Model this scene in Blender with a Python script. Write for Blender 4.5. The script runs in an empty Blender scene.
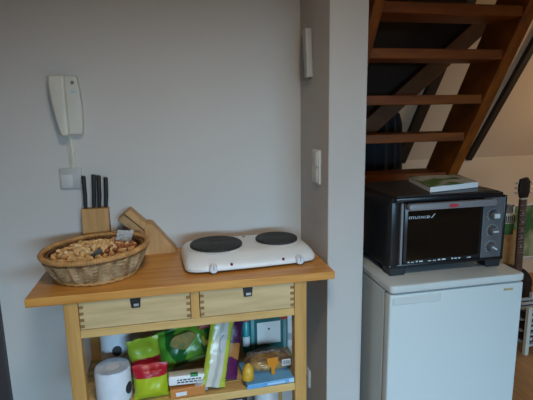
import bpy, bmesh, math, random
from mathutils import Vector, Matrix, Euler, noise
random.seed(7)
C = bpy.context.scene
PI = math.pi

# ------------------------------------------------------------------ camera, light, exposure
def make_camera():
    yaw, pitch, roll, f = 0.20697, 0.18988, 0.01691, 462.03
    fw = Vector((math.sin(yaw)*math.cos(pitch), math.cos(yaw)*math.cos(pitch), -math.sin(pitch)))
    r = Vector((math.cos(yaw), -math.sin(yaw), 0)); d = fw.cross(r)
    r2 = math.cos(roll)*r + math.sin(roll)*d
    d2 = -math.sin(roll)*r + math.cos(roll)*d
    cam = bpy.data.cameras.new('camera'); cam.sensor_width = 36; cam.lens = 36*f/533
    cam.clip_start = .05
    o = bpy.data.objects.new('camera', cam); C.collection.objects.link(o)
    m = Matrix((( r2.x, -d2.x, -fw.x), (r2.y, -d2.y, -fw.y), (r2.z, -d2.z, -fw.z))).to_4x4()
    m.translation = Vector((0.45534, -1.45175, 1.4512))
    o.matrix_world = m
    C.camera = o
make_camera()

w = bpy.data.worlds.new('world'); C.world = w; w.use_nodes = True
w.node_tree.nodes['Background'].inputs['Color'].default_value = (.55, .72, 1, 1)
w.node_tree.nodes['Background'].inputs['Strength'].default_value = .25

def area(name, loc, target, sx, sy, power, color, spread=180):
    l = bpy.data.lights.new(name, 'AREA'); l.shape = 'RECTANGLE'; l.size = sx; l.size_y = sy
    l.energy = power; l.color = color; l.spread = math.radians(spread)
    o = bpy.data.objects.new(name, l); C.collection.objects.link(o); o.location = loc
    o.rotation_euler = (Vector(target)-Vector(loc)).to_track_quat('-Z', 'Y').to_euler()
def point(name, loc, power, color, radius=.06):
    l = bpy.data.lights.new(name, 'POINT'); l.energy = power; l.color = color; l.shadow_soft_size = radius
    o = bpy.data.objects.new(name, l); C.collection.objects.link(o); o.location = loc
area('window_daylight', (1.2, -4.3, 2.1), (.9, 0, .55), 3.2, 2.0, 600, (.43, .735, 1))
area('ceiling_lamp', (.62, -1.05, 2.42), (.62, -.85, 0), .32, .32, 11, (1, .88, .72), 140)
point('ceiling_lamp_bulb', (.75, -.95, 2.34), .9, (1, .70, .34), .10)
point('warm_room_lamp', (3.60, .75, 1.50), 15, (1, .76, .46), .10)

C.view_settings.view_transform = 'Standard'
C.view_settings.look = 'None'
C.view_settings.gamma = 1
C.view_settings.use_curve_mapping = False
C.view_settings.exposure = -0.05

# ------------------------------------------------------------------ materials
def mat(name, c, rough=.5, metal=0, c2=None, scale=8, stretch=(1, 1, 1), bump=0, detail=4, spec=.5, trans=0, alpha=1, emit=None, coat=0, lo=.35, hi=.65, ior=1.45):
    m = bpy.data.materials.new(name); m.use_nodes = True
    nt = m.node_tree; b = nt.nodes['Principled BSDF']
    b.inputs['Base Color'].default_value = (*c, 1); b.inputs['Roughness'].default_value = rough
    b.inputs['Metallic'].default_value = metal; b.inputs['Specular IOR Level'].default_value = spec
    b.inputs['Transmission Weight'].default_value = trans; b.inputs['Alpha'].default_value = alpha
    b.inputs['Coat Weight'].default_value = coat; b.inputs['IOR'].default_value = ior
    tc = nt.nodes.new('ShaderNodeTexCoord'); mp = nt.nodes.new('ShaderNodeMapping')
    mp.inputs['Scale'].default_value = stretch
    nt.links.new(tc.outputs['Object'], mp.inputs['Vector'])
    n = nt.nodes.new('ShaderNodeTexNoise'); n.inputs['Scale'].default_value = scale; n.inputs['Detail'].default_value = detail
    nt.links.new(mp.outputs['Vector'], n.inputs['Vector'])
    if c2 is None: c2 = tuple(x*.93 for x in c)
    r = nt.nodes.new('ShaderNodeValToRGB')
    r.color_ramp.elements[0].position = lo; r.color_ramp.elements[1].position = hi
    r.color_ramp.elements[0].color = (*c, 1); r.color_ramp.elements[1].color = (*c2, 1)
    nt.links.new(n.outputs['Fac'], r.inputs['Fac']); nt.links.new(r.outputs['Color'], b.inputs['Base Color'])
    if bump:
        bp = nt.nodes.new('ShaderNodeBump'); bp.inputs['Strength'].default_value = bump; bp.inputs['Distance'].default_value = .004
        nt.links.new(n.outputs['Fac'], bp.inputs['Height']); nt.links.new(bp.outputs['Normal'], b.inputs['Normal'])
    return m

def bands(name, stops, axis='Z', lo=0, hi=1, rough=.35, wob=.0, noise_scale=18, spec=.5, crinkle=.8):
    """printed wrapper: bands of colour along one object axis between lo and hi, edges made uneven"""
    m = bpy.data.materials.new(name); m.use_nodes = True
    nt = m.node_tree; b = nt.nodes['Principled BSDF']; b.inputs['Roughness'].default_value = rough
    b.inputs['Specular IOR Level'].default_value = spec
    tc = nt.nodes.new('ShaderNodeTexCoord'); sp = nt.nodes.new('ShaderNodeSeparateXYZ')
    nt.links.new(tc.outputs['Object'], sp.inputs[0])
    mr = nt.nodes.new('ShaderNodeMapRange'); mr.inputs['From Min'].default_value = lo; mr.inputs['From Max'].default_value = hi
    nt.links.new(sp.outputs[axis], mr.inputs['Value'])
    n = nt.nodes.new('ShaderNodeTexNoise'); n.inputs['Scale'].default_value = noise_scale
    nt.links.new(tc.outputs['Object'], n.inputs['Vector'])
    ma = nt.nodes.new('ShaderNodeMath'); ma.operation = 'MULTIPLY_ADD'; ma.inputs[1].default_value = wob
    nt.links.new(n.outputs['Fac'], ma.inputs[0]); nt.links.new(mr.outputs['Result'], ma.inputs[2])
    r = nt.nodes.new('ShaderNodeValToRGB'); r.color_ramp.interpolation = 'CONSTANT'
    el = r.color_ramp.elements
    while len(el) > 1: el.remove(el[-1])
    el[0].position = stops[0][0]; el[0].color = (*stops[0][1], 1)
    for pos, c in stops[1:]:
        e = el.new(pos); e.color = (*c, 1)
    nt.links.new(ma.outputs[0], r.inputs['Fac']); nt.links.new(r.outputs['Color'], b.inputs['Base Color'])
    bp = nt.nodes.new('ShaderNodeBump'); bp.inputs['Strength'].default_value = crinkle; bp.inputs['Distance'].default_value = .006
    nt.links.new(n.outputs['Fac'], bp.inputs['Height']); nt.links.new(bp.outputs['Normal'], b.inputs['Normal'])
    return m

M = {}
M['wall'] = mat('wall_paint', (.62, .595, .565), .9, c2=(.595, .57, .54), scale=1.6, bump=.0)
M['wall_other'] = mat('wall_beige', (.42, .29, .17), .9)
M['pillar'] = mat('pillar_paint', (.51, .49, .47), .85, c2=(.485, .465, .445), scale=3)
M['ceiling'] = mat('ceiling_boards', (.16, .09, .05), .8, c2=(.11, .06, .035), scale=3, stretch=(1, 12, 1))
M['cream'] = mat('cream_plaster', (.66, .50, .35), .9, c2=(.63, .47, .32), scale=2)
M['floor'] = mat('floor_boards', (.50, .25, .10), .45, c2=(.36, .17, .06), scale=4, stretch=(14, 1, 1))
M['door_dark'] = mat('dark_door_paint', (.05, .045, .05), .5)
M['birch'] = mat('birch_wood', (.66, .43, .165), .45, c2=(.52, .31, .10), scale=3.0, stretch=(1.5, 14, 14), bump=.02)
M['birch_v'] = mat('birch_upright', (.60, .34, .105), .45, c2=(.48, .25, .07), scale=3.0, stretch=(14, 14, 1.2), bump=.02)
M['top'] = mat('oiled_worktop', (.66, .32, .075), .38, c2=(.52, .22, .04), scale=3.2, stretch=(1.3, 13, 13), bump=.02, coat=.08)
M['drawer'] = mat('pale_birch_drawer', (.62, .46, .24), .5, c2=(.50, .36, .18), scale=4.2, stretch=(1.2, 6, 10), bump=.02)
M['joint'] = mat('end_grain', (.22, .11, .04), .7, c2=(.30, .16, .06), scale=60)
M['blk'] = mat('black_plastic', (.012, .012, .013), .38)
M['blk_m'] = mat('black_satin', (.018, .018, .02), .5)
M['blockwood'] = mat('beech_block', (.60, .33, .12), .5, c2=(.48, .25, .085), scale=4, stretch=(14, 14, 1.3))
M['blockwood_d'] = mat('dull_block_wood', (.44, .26, .11), .55, c2=(.33, .19, .08), scale=5, stretch=(8, 8, 8))
M['slot'] = mat('slot_dark', (.06, .035, .015), .8)
M['ivory'] = mat('ivory_plastic', (.64, .62, .54), .4)
M['ivory2'] = mat('ivory_plastic_handset', (.70, .68, .60), .34)
M['plate'] = mat('switch_plastic', (.50, .49, .46), .4)
M['switchw'] = mat('white_switch', (.62, .61, .58), .4)
M['grey'] = mat('grey_plastic', (.20, .20, .19), .5)
M['white_enamel'] = mat('white_enamel', (.80, .79, .77), .3, coat=.2)
M['iron'] = mat('cast_iron_plate', (.022, .02, .02), .55, c2=(.03, .028, .026), scale=40, bump=.05)
M['steel'] = mat('brushed_steel', (.55, .55, .56), .35, metal=1)
M['knob'] = mat('white_knob', (.72, .74, .78), .3)
M['red_led'] = mat('red_lens', (.22, .008, .012), .25)
M['fridge'] = mat('fridge_white', (.53, .585, .59), .38, c2=(.515, .57, .575), scale=2)
M['fridge_lid'] = mat('fridge_lid', (.54, .585, .585), .36)
M['gasket'] = mat('gasket_grey', (.22, .24, .25), .7)
M['badge'] = mat('badge_gold', (.45, .34, .18), .4)
M['oven_body'] = mat('oven_black', (.010, .010, .012), .3)
M['oven_top'] = mat('oven_top_black', (.030, .026, .024), .33)
M['oven_glass'] = mat('oven_glass', (.006, .005, .004), .08, c2=(.012, .008, .005), scale=3, coat=.3)
M['oven_panel'] = mat('oven_panel_grey', (.13, .135, .145), .42, metal=.3)
M['oven_handle'] = mat('oven_handle_grey', (.23, .24, .26), .4, metal=.2)
M['print_white'] = mat('print_white', (.55, .62, .66), .5)
M['print_red'] = mat('print_red', (.50, .03, .06), .4)
M['paper'] = mat('paper_white', (.78, .79, .80), .8)
M['cover'] = mat('green_cover', (.09, .19, .05), .4, c2=(.55, .57, .52), scale=12, lo=.42, hi=.55)
M['stair'] = mat('stair_wood', (.25, .064, .003), .55, c2=(.16, .036, .002), scale=3, stretch=(2, 10, 10))
M['stair_v'] = mat('stair_stringer_wood', (.27, .072, .003), .55, c2=(.17, .040, .002), scale=3, stretch=(10, 3, 3))
M['rafter'] = mat('dark_rafter', (.035, .018, .010), .7, c2=(.022, .011, .006), scale=5, stretch=(8, 1, 1))
M['brace'] = mat('dark_brace', (.10, .036, .008), .6, c2=(.07, .024, .005))
M['loft'] = mat('loft_darkness', (.030, .014, .007), .8)  # near-black colour that paints in the darkness of the unlit loft
M['coat'] = mat('dark_cloth', (.010, .012, .017), .9)
M['wicker'] = mat('wicker_grey', (.66, .44, .24), .65, c2=(.30, .16, .065), scale=26, stretch=(1, 1, .45), bump=.2)
M['wicker_rim'] = mat('wicker_rim', (.58, .31, .11), .55, c2=(.42, .20, .06), scale=30, bump=.3)
M['wicker_dark'] = mat('wicker_braid', (.08, .035, .014), .7, c2=(.28, .15, .07), scale=55)
M['nut'] = mat('nut_shell', (.90, .63, .32), .6, c2=(.76, .44, .17), scale=60, bump=.4)
M['nut2'] = mat('pale_nut_shell', (.92, .72, .42), .6, c2=(.80, .53, .25), scale=60, bump=.4)
M['nutr'] = mat('red_brown_nut', (.50, .18, .07), .5, c2=(.34, .11, .04), scale=50, bump=.3)
M['crumb'] = mat('nut_fill', (.45, .26, .10), .8, c2=(.24, .11, .04), scale=45, bump=.5)
M['foil'] = mat('dark_foil', (.14, .15, .16), .3, c2=(.20, .21, .22), scale=40, metal=.6)

# ------------------------------------------------------------------ mesh helpers
class MB:
    def __init__(s): s.bm = bmesh.new()
    def box(s, a, b, bev=0, seg=2, mtx=None):
        t = bmesh.new(); bmesh.ops.create_cube(t, size=1)
        c = [(a[i]+b[i])/2 for i in range(3)]; d = [abs(b[i]-a[i]) for i in range(3)]
        for v in t.verts: v.co = Vector((v.co.x*d[0]+c[0], v.co.y*d[1]+c[1], v.co.z*d[2]+c[2]))
        if bev: bmesh.ops.bevel(t, geom=t.edges[:], offset=min(bev, min(d)*.45), segments=seg, profile=.5, affect='EDGES')
        s.add(t, mtx); return s
    def add(s, t, mtx=None):
        if mtx: bmesh.ops.transform(t, matrix=mtx, verts=t.verts[:])
        me = bpy.data.meshes.new('t'); t.to_mesh(me); t.free(); s.bm.from_mesh(me); bpy.data.meshes.remove(me)
    def prism(s, pts, axis, a, b, bev=0, seg=2, mtx=None):
        """polygon pts (2D) extruded along axis from a to b; the other two axes keep their order"""
        t = bmesh.new()
        def mk(p, h):
            if axis == 'x': return (h, p[0], p[1])
            if axis == 'y': return (p[0], h, p[1])
            return (p[0], p[1], h)
        v0 = [t.verts.new(mk(p, a)) for p in pts]; v1 = [t.verts.new(mk(p, b)) for p in pts]
        t.faces.new(v0); t.faces.new(v1[::-1]); n = len(pts)
        for i in range(n): t.faces.new((v0[i], v1[i], v1[(i+1) % n], v0[(i+1) % n]))
        bmesh.ops.recalc_face_normals(t, faces=t.faces[:])
        if bev: bmesh.ops.bevel(t, geom=t.edges[:], offset=bev, segments=seg, profile=.5, affect='EDGES')
        s.add(t, mtx); return s
    def lathe(s, prof, n=32, c=(0, 0, 0), axis='z', sx=1, sy=1, mtx=None, rfun=None, cap=True, tiltx=0):
        t = bmesh.new(); rings = []
        for (r, z) in prof:
            ring = []
            for k in range(n):
                a = 2*PI*k/n; rr = r if rfun is None else rfun(r, z, a, len(rings))
                x, y = rr*math.cos(a)*sx, rr*math.sin(a)*sy
                if axis == 'z': p = (x, y, z+tiltx*x*min(1, z/.08))
                elif axis == 'y': p = (x, z, y)
                else: p = (z, x, y)
                ring.append(t.verts.new(Vector(p)+Vector(c)))
            rings.append(ring)
        for i in range(len(rings)-1):
            for k in range(n): t.faces.new((rings[i][k], rings[i][(k+1) % n], rings[i+1][(k+1) % n], rings[i+1][k]))
        if cap:
            if prof[0][0] > 1e-6: t.faces.new(rings[0][::-1])
            if prof[-1][0] > 1e-6: t.faces.new(rings[-1])
        bmesh.ops.remove_doubles(t, verts=t.verts[:], dist=1e-6)
        bmesh.ops.recalc_face_normals(t, faces=t.faces[:])
        s.add(t, mtx); return s
    def tube(s, pts, r, n=8, closed=False, mtx=None):
        t = bmesh.new(); P = [Vector(p) for p in pts]; rings = []; N = len(P)
        R_ = r if isinstance(r, (list, tuple)) else [r]*N
        up = None
        for i in range(N):
            if closed: tan = P[(i+1) % N]-P[i-1]
            else: tan = P[min(i+1, N-1)]-P[max(i-1, 0)]
            tan.normalize()
            ref = Vector((0, 0, 1)) if abs(tan.z) < .9 else Vector((1, 0, 0))
            if up is not None and not closed:
                ref = up
            u = (ref-tan*ref.dot(tan)).normalized(); v = tan.cross(u); up = u
            rings.append([t.verts.new(P[i]+(u*math.cos(2*PI*k/n)+v*math.sin(2*PI*k/n))*R_[i]) for k in range(n)])
        m = N if closed else N-1
        for i in range(m):
            a, b = rings[i], rings[(i+1) % N]
            for k in range(n): t.faces.new((a[k], a[(k+1) % n], b[(k+1) % n], b[k]))
        if not closed: t.faces.new(rings[0][::-1]); t.faces.new(rings[-1])
        bmesh.ops.recalc_face_normals(t, faces=t.faces[:])
        s.add(t, mtx); return s
    def pillow(s, wd, h, d, nx=14, nz=16, crimp=.06, wrinkle=.004, seed=0, taper=1, mtx=None):
        """filled bag standing in xz, centred in x, z from 0 to h, thickness d, crimped at top and bottom"""
        t = bmesh.new(); front = []; back = []
        for side, store in ((-1, front), (1, back)):
            for j in range(nz+1):
                row = []
                for i in range(nx+1):
                    u = i/nx*2-1; v = j/nz
                    pu = max(0, 1-abs(u)**3)**.6
                    vv = (v-crimp)/(1-2*crimp); pv = 0 if vv <= 0 or vv >= 1 else max(0, 1-abs(vv*2-1)**3.5)**.6
                    th = d/2*pu*pv+.0008
                    w2 = wd/2*(1-.06*pv)*(1+(taper-1)*v)
                    x = u*w2; z = v*h
                    ns = noise.noise(Vector((x*28+seed*7, z*28, side*3+seed)))*wrinkle*(.3+pu)
                    row.append(t.verts.new((x+ns*.6, side*(th+ns*pv), z+ns*.5)))
                store.append(row)
        for st, fl in ((front, False), (back, True)):
            for j in range(nz):
                for i in range(nx):
                    f = (st[j][i], st[j][i+1], st[j+1][i+1], st[j+1][i])
                    t.faces.new(f[::-1] if fl else f)
        per = [(0, i) for i in range(nx+1)]+[(j, nx) for j in range(1, nz+1)]+[(nz, i) for i in range(nx-1, -1, -1)]+[(j, 0) for j in range(nz-1, 0, -1)]
        for k in range(len(per)):
            a, b = per[k], per[(k+1) % len(per)]
            t.faces.new((front[a[0]][a[1]], back[a[0]][a[1]], back[b[0]][b[1]], front[b[0]][b[1]]))
        bmesh.ops.recalc_face_normals(t, faces=t.faces[:])
        s.add(t, mtx); return s
    def blob(s, c, r, sub=2, jit=0, seed=0, mtx=None):
        t = bmesh.new(); bmesh.ops.create_icosphere(t, subdivisions=sub, radius=1)
        for v in t.verts:
            k = 1+jit*noise.noise(v.co*2+Vector((seed*3.1, 0, 0)))
            v.co = Vector((v.co.x*r[0]*k+c[0], v.co.y*r[1]*k+c[1], v.co.z*r[2]*k+c[2]))
        s.add(t, mtx); return s
    def build(s, name, m, parent=None, smooth=False, label=None, loc=None, rot=None):
        me = bpy.data.meshes.new(name); s.bm.to_mesh(me); s.bm.free()
        me.materials.append(m)
        if smooth:
            for p in me.polygons: p.use_smooth = True
            try: me.set_sharp_from_angle(angle=math.radians(smooth if smooth > 1 else 40))
            except Exception: pass
        o = bpy.data.objects.new(name, me); C.collection.objects.link(o)
        if parent: o.parent = parent
        if loc: o.location = loc
        if rot: o.rotation_euler = rot
        if label: o['label'] = label
        return o

def tag(o, label, cat, group=None, kind=None):
    o['label'] = label; o['category'] = cat
    if group: o['group'] = group
    if kind: o['kind'] = kind
    return o
def thing(name, label, cat, loc=(0, 0, 0), rot=(0, 0, 0), group=None):
    o = bpy.data.objects.new(name, None); C.collection.objects.link(o); o.empty_display_size = .05
    o.location = loc; o.rotation_euler = rot
    return tag(o, label, cat, group)
def struct(name, mb, m, label, cat, smooth=False):
    o = mb.build(name, m, None, smooth); o['kind'] = 'structure'; o['label'] = label; o['category'] = cat
    return o
def text_mesh(name, body, size, m, parent, loc, rot, ext=.0006, sx=1):
    cu = bpy.data.curves.new(name, 'FONT'); cu.body = body; cu.size = size; cu.extrude = ext
    cu.align_x = 'CENTER'; cu.align_y = 'CENTER'
    t = bpy.data.objects.new('tmp', cu); C.collection.objects.link(t)
    bpy.context.view_layer.update()
    me = bpy.data.meshes.new_from_object(t.evaluated_get(bpy.context.evaluated_depsgraph_get()))
    bpy.data.objects.remove(t); bpy.data.curves.remove(cu)
    me.materials.clear(); me.materials.append(m)
    o = bpy.data.objects.new(name, me); C.collection.objects.link(o); o.parent = parent
    o.location = loc; o.rotation_euler = rot; o.scale = (sx, 1, 1)
    return o
RX = (PI/2, 0, 0)          # text standing up, facing -Y
def rrect(w_, h_, r, n=5):
    p = []
    for cx, cy, a0 in ((w_/2-r, h_/2-r, 0), (-w_/2+r, h_/2-r, PI/2), (-w_/2+r, -h_/2+r, PI), (w_/2-r, -h_/2+r, 1.5*PI)):
        for k in range(n+1):
            a = a0+PI/2*k/n; p.append((cx+r*math.cos(a), cy+r*math.sin(a)))
    return p

# ------------------------------------------------------------------ setting
WY = .446; PX0, PX1, PY = 1.006, 1.146, .094
struct('floor', MB().box((-1.7, -3.1, -.05), (4.3, 2.0, 0)), M['floor'], 'brown wooden floor', 'floor')
struct('wall_back', MB().box((-1.7, WY, 0), (PX0+.002, WY+.1, 2.5)), M['wall'], 'off white wall behind the cart', 'wall')
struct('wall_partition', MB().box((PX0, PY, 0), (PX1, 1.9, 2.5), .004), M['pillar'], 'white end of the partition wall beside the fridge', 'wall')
struct('wall_left', MB().box((-1.8, -3.1, 0), (-1.7, WY, 2.5)), M['wall_other'], 'left wall', 'wall')
struct('wall_right', MB().box((4.3, -3.1, 0), (4.4, 2.0, 2.5)), M['wall_other'], 'right wall', 'wall')
fw_ = MB()
fw_.box((-1.8, -3.1, 0), (.1, -3.0, 2.5)).box((2.3, -3.1, 0), (4.4, -3.0, 2.5)).box((.1, -3.1, 0), (2.3, -3.0, .5)).box((.1, -3.1, 1.44), (2.3, -3.0, 2.5))
struct('wall_front', fw_, M['wall_other'], 'wall with the window opposite the cart', 'wall')
struct('ceiling', MB().box((-1.8, -3.1, 2.5), (4.4, .85, 2.55)), M['ceiling'], 'wooden ceiling', 'ceiling')
struct('wall_knee', MB().box((PX1, 1.9, 0), (4.4, 2.0, 1.055)), M['cream'], 'cream knee wall under the roof slope', 'wall')
def roofY(z): return 1.9-.7314*(z-1.05)
struct('wall_roof_slope', MB().prism([(roofY(1.05), 1.05), (roofY(2.55), 2.55), (roofY(2.55)+.12, 2.55), (2.02, 1.05)], 'x', PX1, 4.4), M['cream'], 'cream sloping ceiling with dark rafters', 'wall')
def rafter(n, x, wd, z0=1.05, z1=2.5, th=.035):
    mb = MB(); nrm = Vector((0, -1, -.7314)).normalized()*th
    mb.prism([(roofY(z0), z0), (roofY(z1), z1), (roofY(z1)+nrm.y, z1+nrm.z), (roofY(z0)+nrm.y, z0+nrm.z)], 'x', x, x+wd)
    struct('trim_%d' % n, mb, M['rafter'], 'dark wooden rafter on the cream slope', 'rafter')
rafter(1, 2.82, .045); rafter(2, 2.20, .075); rafter(3, 3.50, .07); rafter(4, 1.60, .07)
# dark board added to stand in for the unlit loft behind the stair
struct('trim_5', MB().box((PX1+.01, .95, 2.02), (2.10, 1.17, 2.06)), M['loft'], 'dark board standing in for the unlit loft above the stair', 'boards')
# dark door frame at the far left
struct('door_1', MB().box((-.60, WY-.03, 0), (-.226, WY+.004, 2.1), .004), M['door_dark'], 'dark door frame left of the cart', 'door')

# ------------------------------------------------------------------ kitchen cart
def kitchen_cart():
    t = thing('kitchen_cart', 'birch kitchen cart with two drawers and an open shelf against the white wall', 'kitchen cart')
    lx, rx, zr = .1056, .8990, .7476
    MB().box((0, 0, .871), (1, .43, .90), .003).build('tabletop', M['top'], t)
    for x in (lx, rx-.044):
        for y in (.007, .381): MB().box((x, y, 0), (x+.044, y+.042, .871), .003).build('leg', M['birch_v'], t)
    x0, x1 = lx+.044, rx-.044
    MB().box((x0, .009, zr), (x1, .035, zr+.028), .002).build('front_rail', M['birch'], t)
    MB().box((x0, .395, zr), (x1, .418, .871), .002).build('back_rail', M['birch'], t)
    for x in (lx+.010, rx-.034): MB().box((x, .05, zr), (x+.022, .38, .871), .002).build('side_rail', M['birch'], t)
    xm = (x0+x1)/2+.012
    MB().box((xm-.014, .010, zr+.028), (xm+.014, .38, .871), .001).build('divider', M['birch_v'], t)
    for a, b in ((x0+.002, xm-.016), (xm+.016, x1-.002)):
        d = MB().box((a, .008, zr+.030), (b, .028, .869), .0015).box((a+.002, .028, zr+.034), (b-.002, .37, .84)).build('drawer', M['drawer'], t)
        for side in (0, 1):
            j = MB(); xa = a if side == 0 else b-.013
            for k in range(4):
                z = zr+.036+k*.0215; j.box((xa, .0070, z), (xa+.013, .0082, z+.010))
            j.build('finger_joint', M['joint'], d, label='dark end grain of the corner joint')
        c = (a+b)/2
        h = MB().prism([(c-.017, .868), (c+.017, .868), (c+.014, .836), (c-.014, .836)], 'y', .0045, .0085, .0015).build('handle', M['blk'], d, label='black recessed pull')
        MB().box((c-.006, .0030, .842), (c+.010, .0044, .850)).build('glint', M['steel'], h)
    for z in (.468, .13):
        for ya, yb in ((.007, .030), (.395, .415)): MB().box((x0, ya, z-.008), (x1, yb, z+.020), .002).build('shelf_rail', M['birch'], t)
        b = MB(); n = 9
        for k in range(n):
            y = .031+k*.0403; b.box((lx+.002 if .06 < y < .33 else x0, y, z+.002), (rx-.002 if .06 < y < .33 else x1, y+.037, z+.019), .001)
        b.build('shelf', M['birch'], t)
    return t
kitchen_cart()
SZ = .4887      # top of middle shelf

# ------------------------------------------------------------------ basket of nuts
BC = (.187, .198)
def basket():
    tilt = .008
    t = thing('wicker_basket', 'round wicker basket full of nuts on the left of the cart', 'basket', (BC[0], BC[1], .90))
    n = 144; rows = 12
    prof = [(.132+.042*(k/rows)**.8, .006+.074*k/rows) for k in range(rows+1)]
    def rf(r, z, a, i): return r+.0055*(1 if int(a/(2*PI)*36+(i % 2)*.5) % 2 else -1)
    MB().lathe(prof+[(p[0]-.009, p[1]) for p in prof[::-1]], n, rfun=rf, sy=.985, cap=False, tiltx=tilt/.17).build('woven_side', M['wicker'], t, 60)
    MB().lathe([(.0, .001), (.134, .001), (.138, .006), (.134, .010), (0, .010)], 48).build('base', M['wicker_dark'], t, True)
    for zz, r, rad, key, nm in ((.008, .137, .0065, 'wicker_rim', 'foot_rim'), (.082, .170, .007, 'wicker_dark', 'braid'),):
        pts = [(r*math.cos(a), .985*r*math.sin(a), zz+(tilt*math.cos(a) if zz > .05 else 0)+.0018*math.sin(a*30)) for a in [2*PI*k/180 for k in range(180)]]
        MB().tube(pts, rad, 8, True).build(nm, M[key], t, True)
    b = MB(); pts = []; rad = []
    for k in range(720):
        a = 2*PI*k/720
        pts.append((.1755*math.cos(a), .1755*math.sin(a)*.985, .0935+tilt*math.cos(a))); rad.append(.0092+.0007*math.sin(a*120))
    b.tube(pts, rad, 10, True)
    b.build('rim', M['wicker_rim'], t, True, label='thick tan wrapped rim')
    pts = [(.160*math.cos(a), .985*.160*math.sin(a), .084+tilt*math.cos(a)+.002*math.sin(a*34)) for a in [2*PI*k/180 for k in range(180)]]
    MB().tube(pts, .0055, 8, True).build('inner_braid', M['wicker_dark'], t, True, label='dark braid inside the rim')
    return t
basket()
def mound(x, y): return .973+.04*(x-BC[0])+.022*max(0, 1-((x-BC[0])**2+(y-BC[1])**2)/.150**2)
fill = MB(); prof = [(0, .03)]+[(.133, .03), (.149, .056)]+[(.147*(1-k/8), mound(BC[0]+.147*(1-k/8), BC[1])-.90-.010) for k in range(9)]
fo = fill.lathe(prof, 40).build('nut_filling', M['crumb'], None, True); fo.location = (BC[0], BC[1], .90)
tag(fo, 'crumbly layer of nuts and shells under the whole nuts in the basket', 'nuts', kind='stuff')
def nut_mesh(name, m, r, seed):
    mb = MB(); mb.blob((0, 0, 0), r, 2, .22, seed)
    if r[0] > .010: mb.blob((r[0]*.9, 0, .001), (r[0]*.75, r[1]*.95, r[2]*.95), 2, .2, seed+5)
    return mb.build(name, m, None, True)
protos = [nut_mesh('nut', M['nut'], (.0105, .0082, .0080), 1), nut_mesh('nut', M['nut2'], (.0125, .009, .0085), 2), nut_mesh('nut', M['nut'], (.009, .0085, .0085), 3)]
redp = [nut_mesh('nut', M['nutr'], (.010, .008, .008), 4), nut_mesh('nut', M['nutr'], (.0085, .0085, .008), 6)]
used = set(); placed = []; tries = 0
while len(placed) < 165 and tries < 9000:
    tries += 1
    a = random.random()*2*PI; r = .143*math.sqrt(random.random())
    x, y = BC[0]+r*math.cos(a), BC[1]+r*math.sin(a)*.98
    if any((x-q[0])**2+(y-q[1])**2 < .0158**2 for q in placed): continue
    placed.append((x, y))
    red = (x > BC[0]+.045 and random.random() < .72) or random.random() < .06
    p = random.choice(redp if red else protos)
    if p.name in used: o = p.copy(); C.collection.objects.link(o)
    else: o = p; used.add(p.name)
    o.location = (x, y, mound(x, y)+random.uniform(-.003, .004)); o.rotation_euler = (random.uniform(-.5, .5), random.uniform(-.5, .5), random.random()*6.28)
    if red: tag(o, 'reddish brown nut lying among the nuts in the wicker basket', 'nut', 'reddish nuts in the basket')
    else: tag(o, 'tan nut lying among the nuts in the wicker basket', 'nut', 'tan nuts in the basket')
for p in protos+redp:
    if p.name not in used: bpy.data.objects.remove(p)
fw2 = MB().prism([(-.022, -.009), (-.004, -.013), (.020, -.010), (.024, .004), (.010, .012), (-.012, .009), (-.026, .006)], 'z', 0, .012, .004)
tag(fw2.build('foil_wrapper', M['foil'], None, True, loc=(.203, .115, .990), rot=(.25, -.25, .95)), 'dark crumpled foil wrapper lying on the nuts in the basket', 'wrapper')
pp = MB(); t_ = bmesh.new(); N_ = 10; g = [[t_.verts.new(((i/N_-.5)*.060, (j/N_-.5)*.045, .012*noise.noise(Vector((i*.5, j*.5, 3)))+.03*(j/N_)**2)) for i in range(N_+1)] for j in range(N_+1)]
for j in range(N_):
    for i in range(N_): t_.faces.new((g[j][i], g[j][i+1], g[j+1][i+1], g[j+1][i]))
bmesh.ops.solidify(t_, geom=t_.faces[:], thickness=.001); pp.add(t_)
tag(pp.build('paper_scrap', M['paper'], None, True, loc=(.276, .275, .994), rot=(.0, .05, -.25)), 'crumpled white paper scrap tucked in the back right of the basket', 'paper')

# ------------------------------------------------------------------ upright knife block with four knives
kb = thing('knife_block', 'upright beech knife block holding four black handled knives behind the basket', 'knife block', (.166, .416, .90))
MB().prism([(-.056, 0), (.048, 0), (.048, .192), (-.052, .192)], 'y', -.022, .022, .004).build('body', M['blockwood'], kb)
sl = MB()
for dx in (-.036, -.006, .013, .036): sl.box((dx-.009, -.0035, .1918), (dx+.009, .0035, .1926))
sl.build('slots', M['slot'], kb, label='dark knife slots')
for dx, hh, tl, w_ in ((-.0375, .122, .0, 'knife in the leftmost slot of the upright block'), (-.0065, .126, .05, 'tallest black handled knife, second from the left in the upright block'),
                       (.0135, .122, .035, 'black handled knife third from the left in the upright block'), (.038, .114, .05, 'shortest black handled knife at the right end of the upright block')):
    k = thing('kitchen_knife', w_, 'knife', (.166+dx, .416, .90+.1926), (0, tl+.025, 0), 'knives in the upright block')
    MB().tube([(0, 0, .0), (0, 0, .010), (.001, 0, .05), (.0, 0, .09), (-.001, 0, hh), (-.001, 0, hh+.004)], [.0068, .0075, .0080, .0076, .0086, .006], 10).build('handle', M['blk_m'], k, 50)
    MB().box((-.005, -.0008, -.004), (.005, .0008, .002)).build('blade', M['steel'], k)

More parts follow.
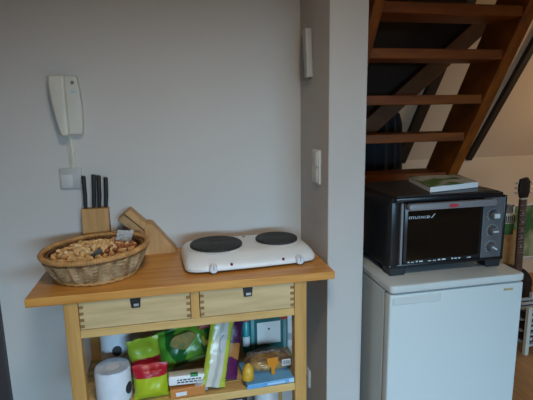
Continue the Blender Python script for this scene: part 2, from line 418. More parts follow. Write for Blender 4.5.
# ------------------------------------------------------------------ slanted empty knife block
sb = thing('slanted_knife_block', 'empty slanted wooden knife block leaning right of the basket', 'knife block', (.36, .40, .90))
MB().prism([(-.022, 0), (.100, 0), (.106, .010), (.018, .124), (.0, .128), (-.012, .118)], 'y', -.040, .038, .003).build('support', M['blockwood'], sb)
MB().prism([(-.063, .186), (.030, .090), (.012, .076), (-.085, .172)], 'y', -.034, .036, .002).build('upper_slab', M['blockwood'], sb)
MB().prism([(-.087, .168), (.010, .072), (-.012, .056), (-.112, .146)], 'y', -.034, .036, .002).build('lower_slab', M['blockwood_d'], sb)
MB().prism([(-.080, .1705), (.010, .080), (.006, .076), (-.084, .1665)], 'y', -.030, .032).build('slot', M['slot'], sb, label='dark slot between the slabs')

# ------------------------------------------------------------------ double hot plate
def hob():
    t = thing('hot_plate', 'white electric double hot plate on the right of the cart top', 'hot plate', (.724, .240, .90), (0, 0, .055))
    b = MB(); tb = bmesh.new(); rings = []
    # superellipse stations: z, half width, half depth, y shift, exponent
    for z, hw, hd, ys, ex in ((.008, .232, .130, -.010, 9), (.010, .241, .138, -.012, 8), (.020, .243, .140, -.012, 8), (.030, .241, .136, -.009, 7), (.040, .236, .124, -.001, 7), (.049, .228, .112, .006, 6), (.054, .218, .103, .010, 6), (.0565, .200, .090, .012, 5)):
        ring = []; n = 72
        for k in range(n):
            a = 2*PI*k/n; ca, sa = math.cos(a), math.sin(a)
            x = hw*math.copysign(abs(ca)**(2/ex), ca); y = hd*math.copysign(abs(sa)**(2/ex), sa)+ys
            if sa < 0: y -= .008*(1-(x/hw)**2)
            ring.append(tb.verts.new((x, y, z)))
        rings.append(ring)
    for i in range(len(rings)-1):
        for k in range(72): tb.faces.new((rings[i][k], rings[i][(k+1) % 72], rings[i+1][(k+1) % 72], rings[i+1][k]))
    tb.faces.new(rings[0][::-1]); tb.faces.new(rings[-1]); bmesh.ops.recalc_face_normals(tb, faces=tb.faces[:]); b.add(tb)
    b.build('housing', M['white_enamel'], t, 50)
    for x, y, r in ((-.112, .000, .098), (.126, .004, .082)):
        MB().lathe([(r+.008, .0555), (r+.009, .058), (r+.002, .0595), (r-.004, .0575)], 56, (x, y, 0)).build('plate_ring', M['white_enamel'], t, True)
        pr = [(0, .058), (r, .058), (r, .066), (r-.003, .0685)]
        q = r-.006
        while q > .030: pr += [(q, .0685), (q-.001, .0676), (q-.004, .0676), (q-.005, .0685)]; q -= .012
        pr += [(.024, .0685), (.022, .0672), (0, .0672)]
        MB().lathe(pr, 56, (x, y, 0)).build('cooking_plate', M['iron'], t, 30)
    for x in (-.148, .166):
        k = MB().lathe([(0.0, -.016), (.012, -.015), (.0145, -.012), (.0155, 0), (.017, .004)], 24, (x, -.153, .020), axis='y').build('knob', M['knob'], t, True)
        MB().box((x-.0012, -.1702, .020), (x+.0012, -.1685, .033)).build('pointer', M['grey'], k)
    for x in (-.083, .106): MB().lathe([(0, -.004), (.004, -.003), (.0055, 0), (.0055, .004)], 16, (x, -.1525, .027), axis='y').build('indicator_light', M['red_led'], t, True, label='dark red indicator light')
    for x in (-.205, .205):
        for y in (-.095, .095): MB().lathe([(.011, 0), (.014, .004), (.012, .012)], 16, (x, y, 0)).build('foot', M['knob'], t, True)
    MB().lathe([(.006, .056), (.006, .0585), (0, .059)], 12, (.012, .085, 0)).build('screw_cap', M['grey'], t, True)
hob()

# ------------------------------------------------------------------ intercom, switches, socket, thermostat on the walls
ic = thing('intercom_phone', 'ivory door intercom handset hanging on the wall above the knife block', 'intercom', (.093, WY, 1.484))
MB().prism([(-.010, .108), (.044, .108), (.051, .06), (.055, 0), (.054, -.06), (.049, -.108), (-.010, -.108)], 'y', -.030, 0, .005, 3).build('base', M['ivory'], ic, 50)
hs = MB()
pts = [(-.036, .100), (-.024, .107), (.002, .107), (.0065, .10), (.0065, -.095), (.001, -.108), (-.020, -.108), (-.028, -.098), (-.040, .0), (-.047, .06), (-.049, .095), (-.046, .107)]
pts = [(-.049, .102), (-.044, .109), (.002, .109), (.0055, .103), (.0055, -.102), (.001, -.112), (-.016, -.112), (-.024, -.104), (-.036, -.05), (-.046, .02), (-.050, .07)]
hs.prism(pts, 'y', -.058, -.008, .007, 3).build('handset', M['ivory2'], ic, 50)
MB().lathe([(0, -.0345), (.006, -.034), (.0065, -.031)], 16, (.029, 0, .083), axis='y').build('button', M['grey'], ic, True, label='round grey button')
MB().box((.022, -.0335, .046), (.040, -.031, .058), .001).build('button_label', M['print_white'], ic)
MB().prism([(-.012, -.106), (.002, -.106), (.012, -.20), (.014, -.236), (-.010, -.236), (-.012, -.20)], 'y', -.009, 0, .003).tube([(-.001, -.012, -.108), (-.001, -.011, -.236)], .003, 8).build('cable', M['ivory'], ic, True)
sw = thing('light_switch', 'square grey white switch plate on the wall below the intercom', 'light switch', (.081, WY, 1.208))
MB().box((-.040, -.010, -.041), (.040, 0, .041), .003).build('plate', M['plate'], sw, True)
MB().box((-.036, -.014, -.036), (.008, -.009, .018), .002).build('rocker', M['switchw'], sw, True)
# on the left face of the partition (x = PX0, facing -X)
dsw = thing('double_switch', 'tall white double light switch on the side of the partition wall', 'light switch', (PX0, .213, 1.243))
MB().box((-.011, -.041, -.064), (0, .041, .064), .003).build('plate', M['switchw'], dsw, True)
for z in (-.030, .030): MB().box((-.015, -.030, z-.027), (-.010, .030, z+.027), .002).build('rocker', M['switchw'], dsw, True)
so = thing('wall_socket', 'white power socket low on the partition wall behind the cart leg', 'socket', (PX0, .333, .305))
MB().box((-.012, -.040, -.041), (0, .040, .041), .004).build('plate', M['switchw'], so, True)
MB().lathe([(.022, -.0125), (.020, -.0135), (.019, -.0125)], 20, (0, 0, 0), axis='x').build('socket_well', M['grey'], so, True)
th = thing('wall_thermostat', 'narrow grey thermostat box with a pale cover high on the side of the partition wall', 'thermostat', (PX0, .325, 1.660))
MB().box((-.018, -.030, -.092), (0, .062, .080), .004).build('housing', M['grey'], th, True, label='dark grey housing')
MB().prism([(-.052, -.085), (-.018, -.085), (.018, .095), (-.030, .095)], 'x', -.024, 0, .003).build('cover', M['plate'], th, True, label='pale slanted cover')

# ------------------------------------------------------------------ fridge
def fridge():
    x0, x1, y0, y1 = 1.178, 1.716, -.068, .50
    t = thing('refrigerator', 'white under counter refrigerator beside the partition wall', 'refrigerator', ((x0+x1)/2, (y0+y1)/2, 0))
    hw, hd = (x1-x0)/2, (y1-y0)/2
    MB().box((-hw+.003, -hd+.058, .03), (hw-.003, hd, .818), .004).build('body', M['fridge'], t)
    ft = MB()
    for x in (-hw+.05, hw-.05):
        for y in (-hd+.1, hd-.06): ft.lathe([(.018, 0), (.018, .032)], 12, (x, y, 0))
    ft.build('feet', M['blk'], t)
    MB().prism([(a, b) for a, b in rrect(2*hw, 2*hd+.0, .018)], 'z', .822, .850, .006, 3).build('top_lid', M['fridge_lid'], t, 50)
    MB().box((-hw+.012, -hd+.02, .812), (hw-.012, hd-.01, .8235)).build('lid_gap', M['gasket'], t)
    MB().box((-hw+.008, -hd+.044, .05), (hw-.008, -hd+.060, .812)).build('gasket', M['gasket'], t)
    d = MB().box((-hw+.001, -hd+.006, .045), (hw-.001, -hd+.046, .816), .007, 3).build('door', M['fridge'], t, 50)
    MB().box((-hw+.012, -hd+.0035, .778), (-.072, -hd+.009, .806), .002).build('handle', M['fridge_lid'], d, label='pale grip strip along the top left of the door')
    MB().box((.185, -hd+.0042, .789), (.223, -hd+.0075, .797), .001).build('badge', M['badge'], d, label='small gold badge')
fridge()

# ------------------------------------------------------------------ mini oven
def oven():
    x0, x1 = 1.216, 1.690; W = x1-x0; yf = .03; D = .36
    t = thing('mini_oven', 'black countertop mini oven on top of the white refrigerator', 'oven', ((x0+x1)/2, yf, .858))
    h = W/2
    prof = [(-h, .020), (h, .020), (h, .250), (h-.007, .270), (h-.026, .284), (-h+.026, .284), (-h+.007, .270), (-h, .250)]
    MB().prism([(a, b) for a, b in prof], 'y', .012, D, .003).build('housing', M['oven_body'], t, 40)
    MB().prism([(-h+.022, .2825), (h-.022, .2825), (h-.032, .2875), (-h+.032, .2875)], 'y', .006, D-.01, .001).build('top_panel', M['oven_top'], t, label='dark brown black top panel')
    # front frame
    f = MB()
    f.box((-h, -.004, .020), (h, .016, .034), .003).box((-h+.020, -.006, .264), (h-.020, .016, .283), .004)
    f.box((-h, -.004, .020), (-h+.040, .016, .272), .010, 3).box((h-.012, -.004, .020), (h, .016, .270), .004)
    f.build('front_frame', M['oven_body'], t, 40)
    MB().box((-h+.041, -.006, .030), (-h+.050, .012, .262), .002).build('trim_strip', M['oven_handle'], t, label='thin grey upright trim strip')
    MB().box((h-.100, -.005, .032), (h-.013, .012, .264), .002).build('control_panel', M['oven_panel'], t, label='grey control panel')
    dr = MB().box((-h+.052, -.010, .036), (h-.102, .010, .262), .004).build('door', M['oven_body'], t, 40)
    MB().box((-h+.064, -.0112, .050), (h-.116, -.0098, .234), .001).build('window', M['oven_glass'], dr, label='dark glass door window')
    hb = MB().prism(rrect(.350, .024, .010), 'z', -.012, .010, .003).build('handle', M['oven_handle'], dr, 40, label='grey bar handle', loc=(-.008, -.028, .252), rot=RX)
    st = MB()
    for x in (-.150, .135): st.box((x-.008, -.026, .246), (x+.008, -.008, .258), .002)
    st.build('handle_post', M['oven_body'], dr)
    MB().lathe([(0, -.0015), (.018, -.001), (.018, .001)], 24, (.0, .0, .0), axis='y', sx=1, sy=.35).build('emblem', M['print_red'], dr, True, label='small red oval emblem', loc=(-.012, -.041, .2520))
    lt = MB(); rr = random.Random(11); x = -h+.068
    while x < -h+.150:
        w_ = rr.uniform(.0045, .0075); lt.box((x, -.0118, .2045), (x+.0022, -.0110, .2145)); lt.box((x, -.0118, .2045 if rr.random() < .5 else .2120), (x+w_, -.0110, .2070 if rr.random() < .5 else .2145)); x += w_+.0022
    lt.build('lettering', M['print_white'], dr, label='pale worn lettering')
    tk = MB()
    tk.prism([(-.006, 0), (-.002, 0), (.012, .015), (.008, .015)], 'y', -.012, -.0114); o = tk.build('tick_mark', M['print_white'], dr); o.location = (-h+.160, 0, .204)
    rr = random.Random(3); x = -h+.07
    while x < h-.13:
        w_ = rr.uniform(.004, .016)
        if rr.random() < .75: MB().box((x, -.0116, .0405), (x+w_, -.0108, .0405+rr.uniform(.003, .006))).build('printed_mark', M['print_white'], dr)
        x += w_+rr.uniform(.003, .009)
    for z in (.198, .138, .074):
        k = MB().lathe([(.0, -.020), (.014, -.019), (.016, -.016), (.018, 0)], 24, (h-.058, -.006, z), axis='y').build('knob', M['oven_panel'], t, True)
        a = .5 if z < .1 else 0
        s_ = MB().box((-.011, -.003, -.0028), (.011, .003, .0028), .001).build('pointer', M['print_white'], k); s_.location = (h-.058, -.0275, z); s_.rotation_euler = (0, a, 0)
        if z > .19: s_.scale = (1, 1, 3)
        mk = MB()
        for q in range(9):
            an = PI*(.1+.8*q/8)*1.5-.4
            mk.box((h-.058+.0235*math.cos(an)-.0012, -.0062, z+.0235*math.sin(an)-.0012), (h-.058+.0235*math.cos(an)+.0012, -.0048, z+.0235*math.sin(an)+.0012))
        mk.build('dial_marks', M['print_white'], t)
    for x in (-h+.035, h-.040):
        for y in (.03, D-.04):
            MB().prism([(x-.028, -.008), (x+.028, -.008), (x+.036, .024), (x-.036, .024)], 'y', y-.032, y+.022, .003).build('foot', M['blk_m'], t)
oven()
mg = thing('magazine', 'green and white magazine lying on top of the black mini oven', 'magazine', (1.545, .205, 1.1472))
poly = [(-.158, -.145), (.080, -.092), (.128, .110), (-.095, .125)]
MB().prism(poly, 'z', 0, .020, .001).build('pages', M['paper'], mg)
MB().prism([(a*1.01, b*1.01) for a, b in poly], 'z', .0202, .0218).build('cover', M['cover'], mg, label='green patterned cover')

# ------------------------------------------------------------------ stair behind the fridge
def sY(z): return .812-(z-1.059)*.631
def staircase():
    t = thing('staircase', 'steep open brown wooden staircase rising behind the refrigerator', 'staircase', (1.65, sY(0), 0))
    oy = sY(0)
    def band(xa, xb, z1=2.48):
        q = [(sY(0)-oy, 0), (sY(z1)-oy, z1), (sY(z1)-oy+.235, z1), (sY(0)-oy+.235, 0)]
        return MB().prism(q, 'x', xa-1.65, xb-1.65, .003)
    band(1.262, 1.306).build('stringer', M['stair_v'], t); band(1.942, 2.0).build('stringer', M['stair_v'], t)
    for z in (.12, .32, .52, .72, .915, 1.107, 1.329, 1.513, 1.705, 1.868, 2.06, 2.25):
        y = sY(z)-oy+.028
        MB().box((1.306-1.65, y, z-.043), (1.942-1.65, y+.19, z), .003).build('tread', M['stair'], t)
staircase()
# diagonal beam, coat, panel behind the stair
a_, b_ = Vector((1.53, 1.12, 1.28)), Vector((2.45, 1.18, 2.02))
dv = (b_-a_).normalized(); up = Vector((0, 1, 0)); sd = dv.cross(up).normalized()
mt = Matrix((( dv.x, up.x, sd.x, a_.x), (dv.y, up.y, sd.y, a_.y), (dv.z, up.z, sd.z, a_.z), (0, 0, 0, 1)))
struct('trim_6', MB().box((-.25, -.03, -.05), ((b_-a_).length, .03, .05), .004, mtx=mt), M['brace'], 'brown diagonal timber brace behind the stair', 'beam')
struct('wall_dark_filler', MB().prism([(PX1+.004, 1.02), (1.53, 1.30), (2.40, 2.0), (2.40, 2.06), (PX1+.004, 2.06)], 'y', 1.20, 1.225), M['loft'], 'added dark sheet filling the unlit gap above the diagonal brace', 'wall')  # sheet added to make the opening above the brace read as unlit
ct = MB(); tb = bmesh.new(); rings = []
for z, rx_, ry_ in ((.62, .17, .07), (.8, .165, .07), (1.0, .16, .07), (1.2, .155, .065), (1.35, .15, .06), (1.42, .13, .055), (1.47, .06, .04), (1.50, .04, .035)):
    rings.append([tb.verts.new((rx_*math.cos(2*PI*k/40)*(1+.06*math.sin(k*2.3)), ry_*math.sin(2*PI*k/40)*(1+.22*math.sin(k*1.9+z)), z)) for k in range(40)])
for i in range(len(rings)-1):
    for k in range(40): tb.faces.new((rings[i][k], rings[i][(k+1) % 40], rings[i+1][(k+1) % 40], rings[i+1][k]))
tb.faces.new(rings[0][::-1]); tb.faces.new(rings[-1]); ct.add(tb)
cto = thing('hanging_coat', 'dark coat hanging behind the open stair treads', 'coat', (1.86, 1.47, 0))
ct.build('cloth', M['coat'], cto, 60)
MB().tube([(0, 0, 1.49), (0, 0, 1.56), (.02, 0, 1.58), (.03, .0, 1.56)], .004, 6).build('hook', M['steel'], cto, True)

# ------------------------------------------------------------------ groceries on the middle shelf
PL = {}
PL['roll'] = mat('tissue_roll', (.66, .70, .76), .8, c2=(.62, .66, .73), scale=30)
PL['roll_film'] = mat('tissue_wrap', (.40, .48, .62), .3, c2=(.55, .62, .74), scale=35, bump=.4)
PL['lime'] = bands('lime_red_wrap', [(0, (.40, .50, .02)), (.74, (.42, .01, .025))], 'Z', 0, .121, .35, .12)
PL['lime2'] = bands('lime_wrap_red_band', [(0, (.20, .36, .02)), (.20, (.40, .012, .03)), (.60, (.34, .46, .03))], 'Z', 0, .142, .35, .14)
PL['chips'] = bands('green_snack_wrap', [(0, (.01, .10, .015)), (.26, (.11, .34, .03)), (.46, (.012, .12, .02)), (.62, (.14, .36, .04)), (.88, (.02, .18, .03)), (1.0, (.40, .52, .36))], 'X', -.16, .16, .28, .35, 16)
PL['tan'] = mat('snack_picture', (.36, .21, .04), .6, c2=(.16, .16, .03), scale=30)
PL['yellow'] = mat('yellow_print', (.66, .52, .02), .5)
PL['red'] = mat('red_print', (.50, .02, .02), .4)
PL['orange'] = mat('orange_card', (.55, .21, .05), .5)
PL['white'] = mat('white_card', (.75, .75, .76), .5)
PL['ink'] = mat('black_ink', (.03, .03, .04), .6)
PL['pasta'] = bands('pasta_bag', [(0, (.36, .42, .05)), (.24, (.58, .57, .50)), (.46, (.40, .41, .38)), (.62, (.54, .53, .48)), (.80, (.42, .48, .06))], 'X', -.045, .045, .25, .1)
PL['purple'] = bands('purple_brown_wrap', [(0, (.09, .008, .07)), (.40, (.36, .15, .04)), (.66, (.055, .006, .045))], 'Z', 0, .24, .35, .2)
PL['dark'] = mat('dark_packet', (.025, .010, .02), .4)
PL['yelltube'] = mat('yellow_tube', (.66, .40, .04), .4, c2=(.42, .22, .02), scale=30)
PL['blue'] = mat('blue_box', (.10, .32, .60), .4, c2=(.16, .40, .66), scale=14)
PL['ltblue'] = mat('pale_blue_print', (.42, .62, .80), .4)
PL['gold'] = mat('gold_pasta_bag', (.46, .25, .03), .25, c2=(.10, .045, .01), scale=34, bump=.6)
PL['clear'] = mat('clear_film', (.80, .80, .78), .12, alpha=.07)
PL['tagor'] = mat('orange_tag', (.62, .22, .01), .4)
PL['teal'] = mat('teal_card', (.015, .12, .11), .4, c2=(.03, .17, .17), scale=9)
PL['tealedge'] = mat('teal_edge', (.10, .26, .28), .4, c2=(.22, .38, .42), scale=12)
PL['tealb'] = mat('teal_bottle', (.03, .30, .33), .3)
PL['silver'] = mat('silver_grey_card', (.42, .46, .48), .4)
PL['green'] = mat('green_lid', (.04, .25, .08), .4)

def ovalmark(parent, loc, rot, rx_=.014, rz=.018, nm='printed_oval', key='ink'):
    pts = [(rx_*math.cos(2*PI*k/20), rz*math.sin(2*PI*k/20)) for k in range(20)]
    return MB().prism(pts, 'y', -.0012, .0008).build(nm, PL[key], parent, loc=loc, rot=rot)
def curved_label(parent, r, z0, z1, a0, a1, m, nm, oval=False):
    t = bmesh.new(); n = 14; rows = []
    zc, zh = (z0+z1)/2, (z1-z0)/2
    for rr in (r+.0006, r+.0016):
        for sg_ in (-1, 1):
            rows.append([t.verts.new((rr*math.cos(a0+(a1-a0)*k/n), rr*math.sin(a0+(a1-a0)*k/n), zc+sg_*zh*(math.sqrt(max(.02, 1-(2*k/n-1)**2)) if oval else 1))) for k in range(n+1)])
    for A, B in ((0, 1), (3, 2), (1, 3), (2, 0)):
        for k in range(n): t.faces.new((rows[A][k], rows[A][k+1], rows[B][k+1], rows[B][k]))
    bmesh.ops.recalc_face_normals(t, faces=t.faces[:]); mb = MB(); mb.add(t); return mb.build(nm, m, parent, True)
r1 = thing('tissue_roll', 'short white tissue roll in film at the front left of the cart shelf', 'paper roll', (.228, .068, SZ))
MB().lathe([(.050, 0), (.058, .004), (.0595, .02), (.0595, .108), (.057, .116)], 40).build('paper', PL['roll'], r1, 50)
MB().lathe([(.0575, .1155), (.056, .119), (.030, .1175), (.018, .115), (0, .116)], 40).build('film_top', PL['roll_film'], r1, True, label='bluish crinkled film over the top')
curved_label(r1, .0595, .028, .070, -.78, -.20, PL['ink'], 'printed_oval', True)
r2 = thing('kitchen_roll', 'tall pale kitchen roll standing behind the short tissue roll', 'paper roll', (.222, .245, SZ))
MB().lathe([(.050, 0), (.055, .004), (.055, .215), (.050, .22), (.02, .22), (.02, .21), (0, .21)], 40).build('paper', PL['roll'], r2, 50)
curved_label(r2, .055, .088, .128, -1.72, -1.10, PL['ink'], 'printed_oval', True)

lb = thing('lime_snack_packet', 'lime packet with red top standing at the front beside the tissue roll', 'packet', (.354, .036, SZ+.003), (-.06, 0, .05))
MB().pillow(.118, .121, .050, wrinkle=.009, seed=1).build('wrapper', PL['lime'], lb, 60)
MB().prism([(.004, .098), (.040, .101), (.038, .112), (.004, .109)], 'y', -.0305, -.022, .002).build('printed_patch', PL['red'], lb)
lb2 = thing('lime_snack_packet', 'lime packet with red band around its bottom, behind the front lime packet', 'packet', (.342, .118, SZ+.034), (-.12, -.10, .1))
MB().pillow(.112, .142, .055, wrinkle=.010, seed=2).build('wrapper', PL['lime2'], lb2, 60)
ch = thing('snack_bag', 'large green snack bag lying tilted behind the packets in the middle of the shelf', 'snack bag', (.498, .180, SZ+.036), (-.36, -.26, .0))
MB().pillow(.255, .140, .062, 18, 18, seed=3, wrinkle=.009).build('wrapper', PL['chips'], ch, 60)
MB().prism([((.046+.006*math.sin(2*PI*k/24*2+1))*math.cos(2*PI*k/24)-.005, (.030+.005*math.sin(2*PI*k/24*3))*math.sin(2*PI*k/24)+.088) for k in range(24)], 'y', -.0365, -.030, .003).build('printed_picture', PL['tan'], ch, label='tan snack picture')
MB().prism([(.062, .040), (.082, .044), (.084, .060), (.074, .066), (.078, .080), (.066, .082), (.060, .062)], 'y', -.0365, -.030, .003).build('printed_spot', PL['yellow'], ch)
MB().prism([(.06, .104), (.11, .100), (.112, .124), (.07, .128)], 'y', -.0305, -.014, .003).build('printed_corner', PL['red'], ch)
dk = thing('dark_packet', 'dark brown packet lying under the green snack bag', 'packet', (.590, .345, SZ+.003), (0, 0, .1))
MB().pillow(.13, .11, .05, seed=9).build('wrapper', PL['dark'], dk, 60)

wb = thing('orange_packet', 'small orange carton at the front of the shelf under a white one', 'carton', (.474, .038, SZ), (0, 0, .05))
MB().box((-.060, -.025, 0), (.060, .030, .034), .003).build('carton', PL['orange'], wb)
MB().box((-.040, -.0262, .008), (-.004, -.0252, .022)).build('printed_label', PL['white'], wb)
wc = thing('white_packet', 'white packet with black lines of print lying on the small orange carton', 'packet', (.474, .046, SZ+.0375), (-.18, .05, .05))
MB().box((-.064, -.028, 0), (.064, .028, .033), .006).build('carton', PL['white'], wc, 40)
ln = MB(); rr = random.Random(5)
for z in (.008, .016):
    x = -.035
    while x < .048:
        w_ = rr.uniform(.005, .013); ln.box((x, -.0288, z), (x+w_, -.0279, z+.0045)); x += w_+.003
ln.build('print_lines', PL['ink'], wc)
MB().box((.010, -.0292, .0255), (.036, -.010, .0345), .001).build('green_mark', PL['green'], wc)

pb = thing('pasta_bag', 'tall pale bag with lime edges leaning right in the middle of the shelf', 'bag', (.562, .026, SZ+.016), (-.27, .30, .22))
MB().pillow(.092, .250, .028, seed=4, wrinkle=.006).build('wrapper', PL['pasta'], pb, 60)
MB().prism([(.011*math.cos(2*PI*k/20)+.006, .030*math.sin(2*PI*k/20)+.150) for k in range(20)], 'y', -.0195, -.010, .003).build('printed_oval', PL['silver'], pb, label='grey oval print')
pu = thing('purple_packet', 'tall purple and brown packet leaning behind the pale bag', 'packet', (.616, .068, SZ+.012), (-.27, .28, .22))
MB().pillow(.078, .228, .024, seed=6).build('wrapper', PL['purple'], pu, 60)
db = thing('dark_box', 'tall dark purple box standing behind the purple packet', 'box', (.688, .300, SZ), (0, 0, .05))
MB().box((-.030, -.018, 0), (.012, .04, .215), .003).build('carton', PL['dark'], db)
yt = thing('yellow_tube', 'short yellow tube standing on the left end of the flat blue carton', 'tube', (.690, .036, SZ+.0185), (0, 0, 0))
MB().lathe([(.020, .004), (.022, .006), (.021, .038), (.014, .055), (.004, .064)], 20).build('wrapper', PL['yelltube'], yt, 40)
MB().lathe([(.013, -.0005), (.019, .0045), (0, .0045)], 20).build('end_cap', PL['yellow'], yt, 40)
bb = thing('flat_blue_box', 'flat blue carton lying at the front right of the shelf', 'carton', (.770, .096, SZ+.0005), (0, 0, .05))
MB().box((-.094, -.088, 0), (.080, .070, .018), .002).build('carton', PL['blue'], bb)
MB().box((-.02, -.0887, .005), (.045, -.0879, .012)).build('print_lines', PL['ltblue'], bb)
MB().box((.060, -.0887, .002), (.079, -.0879, .016)).build('printed_end', PL['ltblue'], bb)
gb = thing('noodle_bag', 'clear bag of golden noodles with an orange tag lying on the blue carton', 'bag', (.780, .110, SZ+.0425), (0, 0, .05))
g_ = MB(); t_ = bmesh.new(); bmesh.ops.create_uvsphere(t_, u_segments=32, v_segments=18, radius=1)
for v in t_.verts:
    s_ = lambda q, e: math.copysign(abs(q)**e, q)
    k = 1+.10*noise.noise(v.co*3.0)
    v.co = Vector((s_(v.co.x, .7)*.085*k, s_(v.co.y, .8)*.055*k, s_(v.co.z, .8)*.022*k))
g_.add(t_); g_.build('noodles', PL['gold'], gb, True)
t_ = bmesh.new(); bmesh.ops.create_uvsphere(t_, u_segments=32, v_segments=18, radius=1)
for v in t_.verts:
    k = 1+.16*noise.noise(v.co*4.0)
    v.co = Vector((math.copysign(abs(v.co.x)**.7, v.co.x)*.092*k, math.copysign(abs(v.co.y)**.8, v.co.y)*.060*k, max(-.0225, math.copysign(abs(v.co.z)**.8, v.co.z)*.034*k)))
m_ = MB(); m_.add(t_); m_.build('film', PL['clear'], gb, True, label='clear crinkled film')
MB().prism([(-.022, .044), (.020, .044), (.019, .016), (.009, .006), (.007, -.022), (-.006, -.022), (-.007, .006), (-.020, .016)], 'y', -.066, -.062, .001).build('tag', PL['tagor'], gb, label='orange paper tag')
MB().box((.035, -.062, .004), (.068, -.058, .028), .001).build('barcode_label', PL['white'], gb)
bc = MB()
for k in range(9): bc.box((.038+k*.003, -.0628, .008), (.0392+k*.003+(k % 3)*.0004, -.0618, .026))
bc.build('barcode', PL['ink'], gb)
tb_ = thing('teal_box', 'teal carton with a white square front standing at the back right of the shelf', 'carton', (.818, .292, SZ), (0, 0, .02))
MB().box((-.082, -.03, 0), (.075, .04, .148), .003).build('carton', PL['teal'], tb_)
MB().box((-.052, -.0315, .028), (.046, -.0298, .122), .001).build('white_panel', mat('panel_white', (.88, .87, .85), .5), tb_)
MB().lathe([(0, -.0012), (.004, -.001), (.004, .001)], 12, (-.003, -.0318, .092), axis='y').build('dot', PL['ink'], tb_)
MB().box((-.076, -.0313, .0), (-.064, -.0298, .140)).build('pale_edge', PL['tealedge'], tb_)
MB().box((.058, -.0313, .0), (.070, -.0298, .130)).build('pale_edge', PL['tealedge'], tb_)
MB().box((.048, -.0317, .126), (.074, -.0298, .147)).build('red_corner', PL['red'], tb_)
tbt = thing('teal_bottle', 'slim teal bottle with a red cap standing beside the teal carton', 'bottle', (.722, .268, SZ))
MB().lathe([(.012, 0), (.015, .003), (.015, .128), (.010, .134), (.010, .138)], 24).build('body', PL['tealb'], tbt, 40)
MB().lathe([(.0135, .136), (.0135, .160), (.011, .162), (0, .162)], 24).build('cap', PL['red'], tbt, 40, label='red cap')
curved_label(tbt, .015, .03, .07, -2.6, -.5, PL['white'], 'white_label')
wp = thing('pale_carton', 'narrow pale grey carton standing at the right end of the shelf', 'carton', (.905, .295, SZ))
MB().box((-.010, -.03, 0), (.014, .04, .19), .002).build('carton', PL['white'], wp)
MB().box((-.008, -.0312, .03), (.012, -.0300, .06)).build('printed_label', PL['silver'], wp)
cw = thing('clear_bag', 'small crumpled clear bag at the front of the shelf below the tall pale bag', 'bag', (.520, .024, SZ+.010), (-.15, .15, .2))
MB().pillow(.05, .045, .03, seed=21, wrinkle=.010).build('film', mat('crumpled_film', (.8, .8, .82), .15, alpha=.35), cw, 60)
# bottom shelf
BZ = .1495
j = thing('storage_jar', 'clear topped white storage jar on the bottom shelf under the blue carton', 'jar', (.800, .260, BZ))
MB().lathe([(.045, 0), (.052, .005), (.052, .16), (.040, .175), (.040, .19)], 28).build('body', PL['white'], j, 40)
MB().lathe([(.043, .185), (.043, .205), (.040, .208), (0, .208)], 28).build('lid', PL['silver'], j, 40)
bx = thing('dark_carton', 'dark carton on the bottom shelf left of the storage jar', 'carton', (.640, .255, BZ))
MB().box((-.07, -.05, 0), (.07, .06, .20), .003).build('carton', PL['dark'], bx)
MB().box((-.05, -.0512, .12), (.05, -.0500, .17)).build('printed_label', PL['silver'], bx)

# ------------------------------------------------------------------ corner beyond the fridge
GX, GY = 2.63, 1.02
PL['neck'] = mat('rosewood_neck', (.10, .035, .02), .5)
PL['headst'] = mat('dark_headstock', (.018, .012, .010), .4)
PL['gbody'] = mat('dark_guitar_body', (.02, .016, .016), .25)
PL['bone'] = mat('bone_white', (.62, .57, .45), .5)
gt = thing('guitar', 'dark guitar standing upright beyond the right side of the refrigerator', 'guitar', (GX, GY, 0), (0, -.02, 0))
pts = []
for k in range(48):
    a = 2*PI*k/48; z = .225+.205*math.sin(a)
    f_ = .150+.022*math.cos(2*a+PI)*0
    wz = (z-.02)/.41
    hwid = .165*math.sqrt(max(0, 1-((wz-.40)/.60)**2))*(1-.20*math.exp(-((wz-.58)/.13)**2))*(1-.10*wz) if wz > 0 else 0
    pts.append((math.copysign(max(hwid, .002), math.cos(a)), z))
MB().prism(pts, 'y', -.02, .06, .003).build('body', PL['gbody'], gt, 40)
MB().box((-.024, -.034, .34), (.024, -.012, .885), .005).build('neck', PL['neck'], gt)
fr = MB()
for k in range(15):
    z = .88-(.62*(1-2**(-k/12)))
    fr.box((-.023, -.0362, z), (.023, -.034, z+.003))
fr.build('frets', M['steel'], gt)
for k in (3, 5, 7, 9, 12):
    z = .88-(.62*(1-2**(-(k-.5)/12))); MB().box((-.006, -.0355, z-.004), (.006, -.0338, z+.004)).build('inlay', PL['bone'], gt)
MB().box((-.024, -.038, .884), (.024, -.014, .893), .001).build('nut', PL['bone'], gt)
MB().prism([(-.026, .893), (.026, .893), (.038, .93), (.036, 1.0), (.018, 1.022), (-.030, 1.012), (-.038, .96), (-.036, .93)], 'y', -.034, -.014, .003).build('headstock', PL['headst'], gt, 40)
for sx in (-1, 1):
    for z in (.925, .955, .985):
        MB().tube([(sx*.030, -.02, z), (sx*.052, -.02, z)], .003, 6).blob((sx*.057, -.02, z), (.009, .005, .007), 1).build('tuner', M['steel'], gt, True)
sg = MB()
for x in (-.015, -.009, -.003, .003, .009, .015): sg.tube([(x, -.0372, .885), (x, -.0372, .14)], .0006, 4)
sg.build('strings', M['steel'], gt)
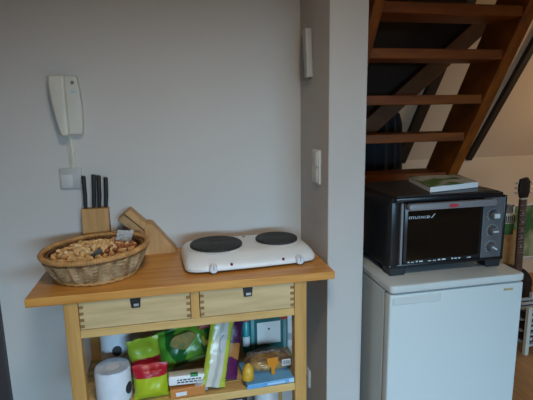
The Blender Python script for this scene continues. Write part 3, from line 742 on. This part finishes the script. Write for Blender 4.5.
# shelf cabinet behind the oven corner with a striped box
cb = thing('tan_cabinet', 'narrow tan wooden cabinet partly hidden behind the mini oven', 'cabinet', (2.56, 1.34, 0))
MB().box((-.12, -.20, 0), (.20, .15, .625), .004).build('body', M['blockwood_d'], cb)
MB().box((-.11, -.206, .04), (.19, -.199, .60), .003).build('door', M['blockwood_d'], cb)
MB().lathe([(0, -.02), (.010, -.016), (.006, -.004), (.006, 0)], 12, (.16, -.206, .35), axis='y').build('knob', M['blk'], cb, True)
PL['leaf'] = mat('green_cloth', (.05, .16, .045), .6, c2=(.02, .08, .03), scale=14)
gp = thing('green_bag', 'folded green cloth bag lying on the tan cabinet', 'bag', (2.66, 1.30, .625), (0, 0, .1))
MB().pillow(.26, .095, .12, seed=12, crimp=.0).build('cloth', PL['leaf'], gp, 60)
sx_ = thing('striped_box', 'striped black and white box with cream lid and grey knob left of the guitar neck', 'box', (2.62, 1.13, .625))
# poster on the knee wall
PL['poster'] = mat('green_poster', (.04, .13, .04), .7, c2=(.36, .38, .20), scale=5, lo=.45, hi=.6)
ps = thing('framed_picture', 'green and pale yellow picture hanging on the cream wall behind the guitar', 'picture', (3.62, 1.90, .40))
MB().box((-.30, -.012, -.24), (.30, -.004, .22)).build('print', PL['poster'], ps)
MB().box((-.31, -.016, -.25), (.31, -.0, -.24)).box((-.31, -.016, .22), (.31, 0, .23)).box((-.31, -.016, -.25), (-.30, 0, .23)).box((.30, -.016, -.25), (.31, 0, .23)).build('frame', PL['white'], ps)
# striped box stands on a cabinet of its own height: built on a small stand
MB().box((-.034, -.028, .0), (.034, .028, .125), .002).build('body', PL['leaf'], sx_)
MB().box((-.035, -.029, .075), (.035, .029, .130), .001).build('band', PL['bone'], sx_)
MB().prism([(-.026, .144), (.030, .144), (.020, .195), (-.014, .195)], 'y', -.02, .02, .002).build('knob', M['grey'], sx_, label='grey tapered lid knob')
st_ = MB()
for k in range(5): st_.box((-.034+k*.015, -.0302, .080), (-.026+k*.015, -.0288, .126))
st_.build('stripes', PL['ink'], sx_)
MB().box((-.040, -.034, .130), (.040, .034, .144), .003).build('lid', PL['bone'], sx_)
# slatted rack on the floor
rk = thing('slatted_rack', 'low white slatted rack standing on the wooden floor behind the refrigerator', 'rack', (2.60, .80, 0))
for x, y in ((-.13, -.09), (.05, -.09), (-.13, .09), (.05, .09)): MB().box((x-.012, y-.012, 0), (x+.012, y+.012, .30), .002).build('leg', PL['bone'], rk)
for z in (.05, .12, .19, .26):
    b = MB()
    for k in range(4): b.box((-.13, -.095+k*.055, z), (.05, -.07+k*.055, z+.012), .002)
    b.build('slat_shelf', PL['silver'], rk)
for z, lab in ((.135, 'dark box added to darken the middle gap of the slatted rack'), (.205, 'dark box added to darken the top gap of the slatted rack'), (.065, 'dark box added to darken the lowest gap of the slatted rack')):
    q = thing('gap_filler_box', lab, 'box', (2.56, .80, z-.002))  # boxes added so the gaps between the slats look dark
    MB().box((-.075, -.070, 0), (.075, .075, .042), .003).build('carton', PL['dark'], q)
    MB().box((-.070, -.0712, .010), (-.030, -.0700, .030)).build('printed_label', PL['silver'], q)
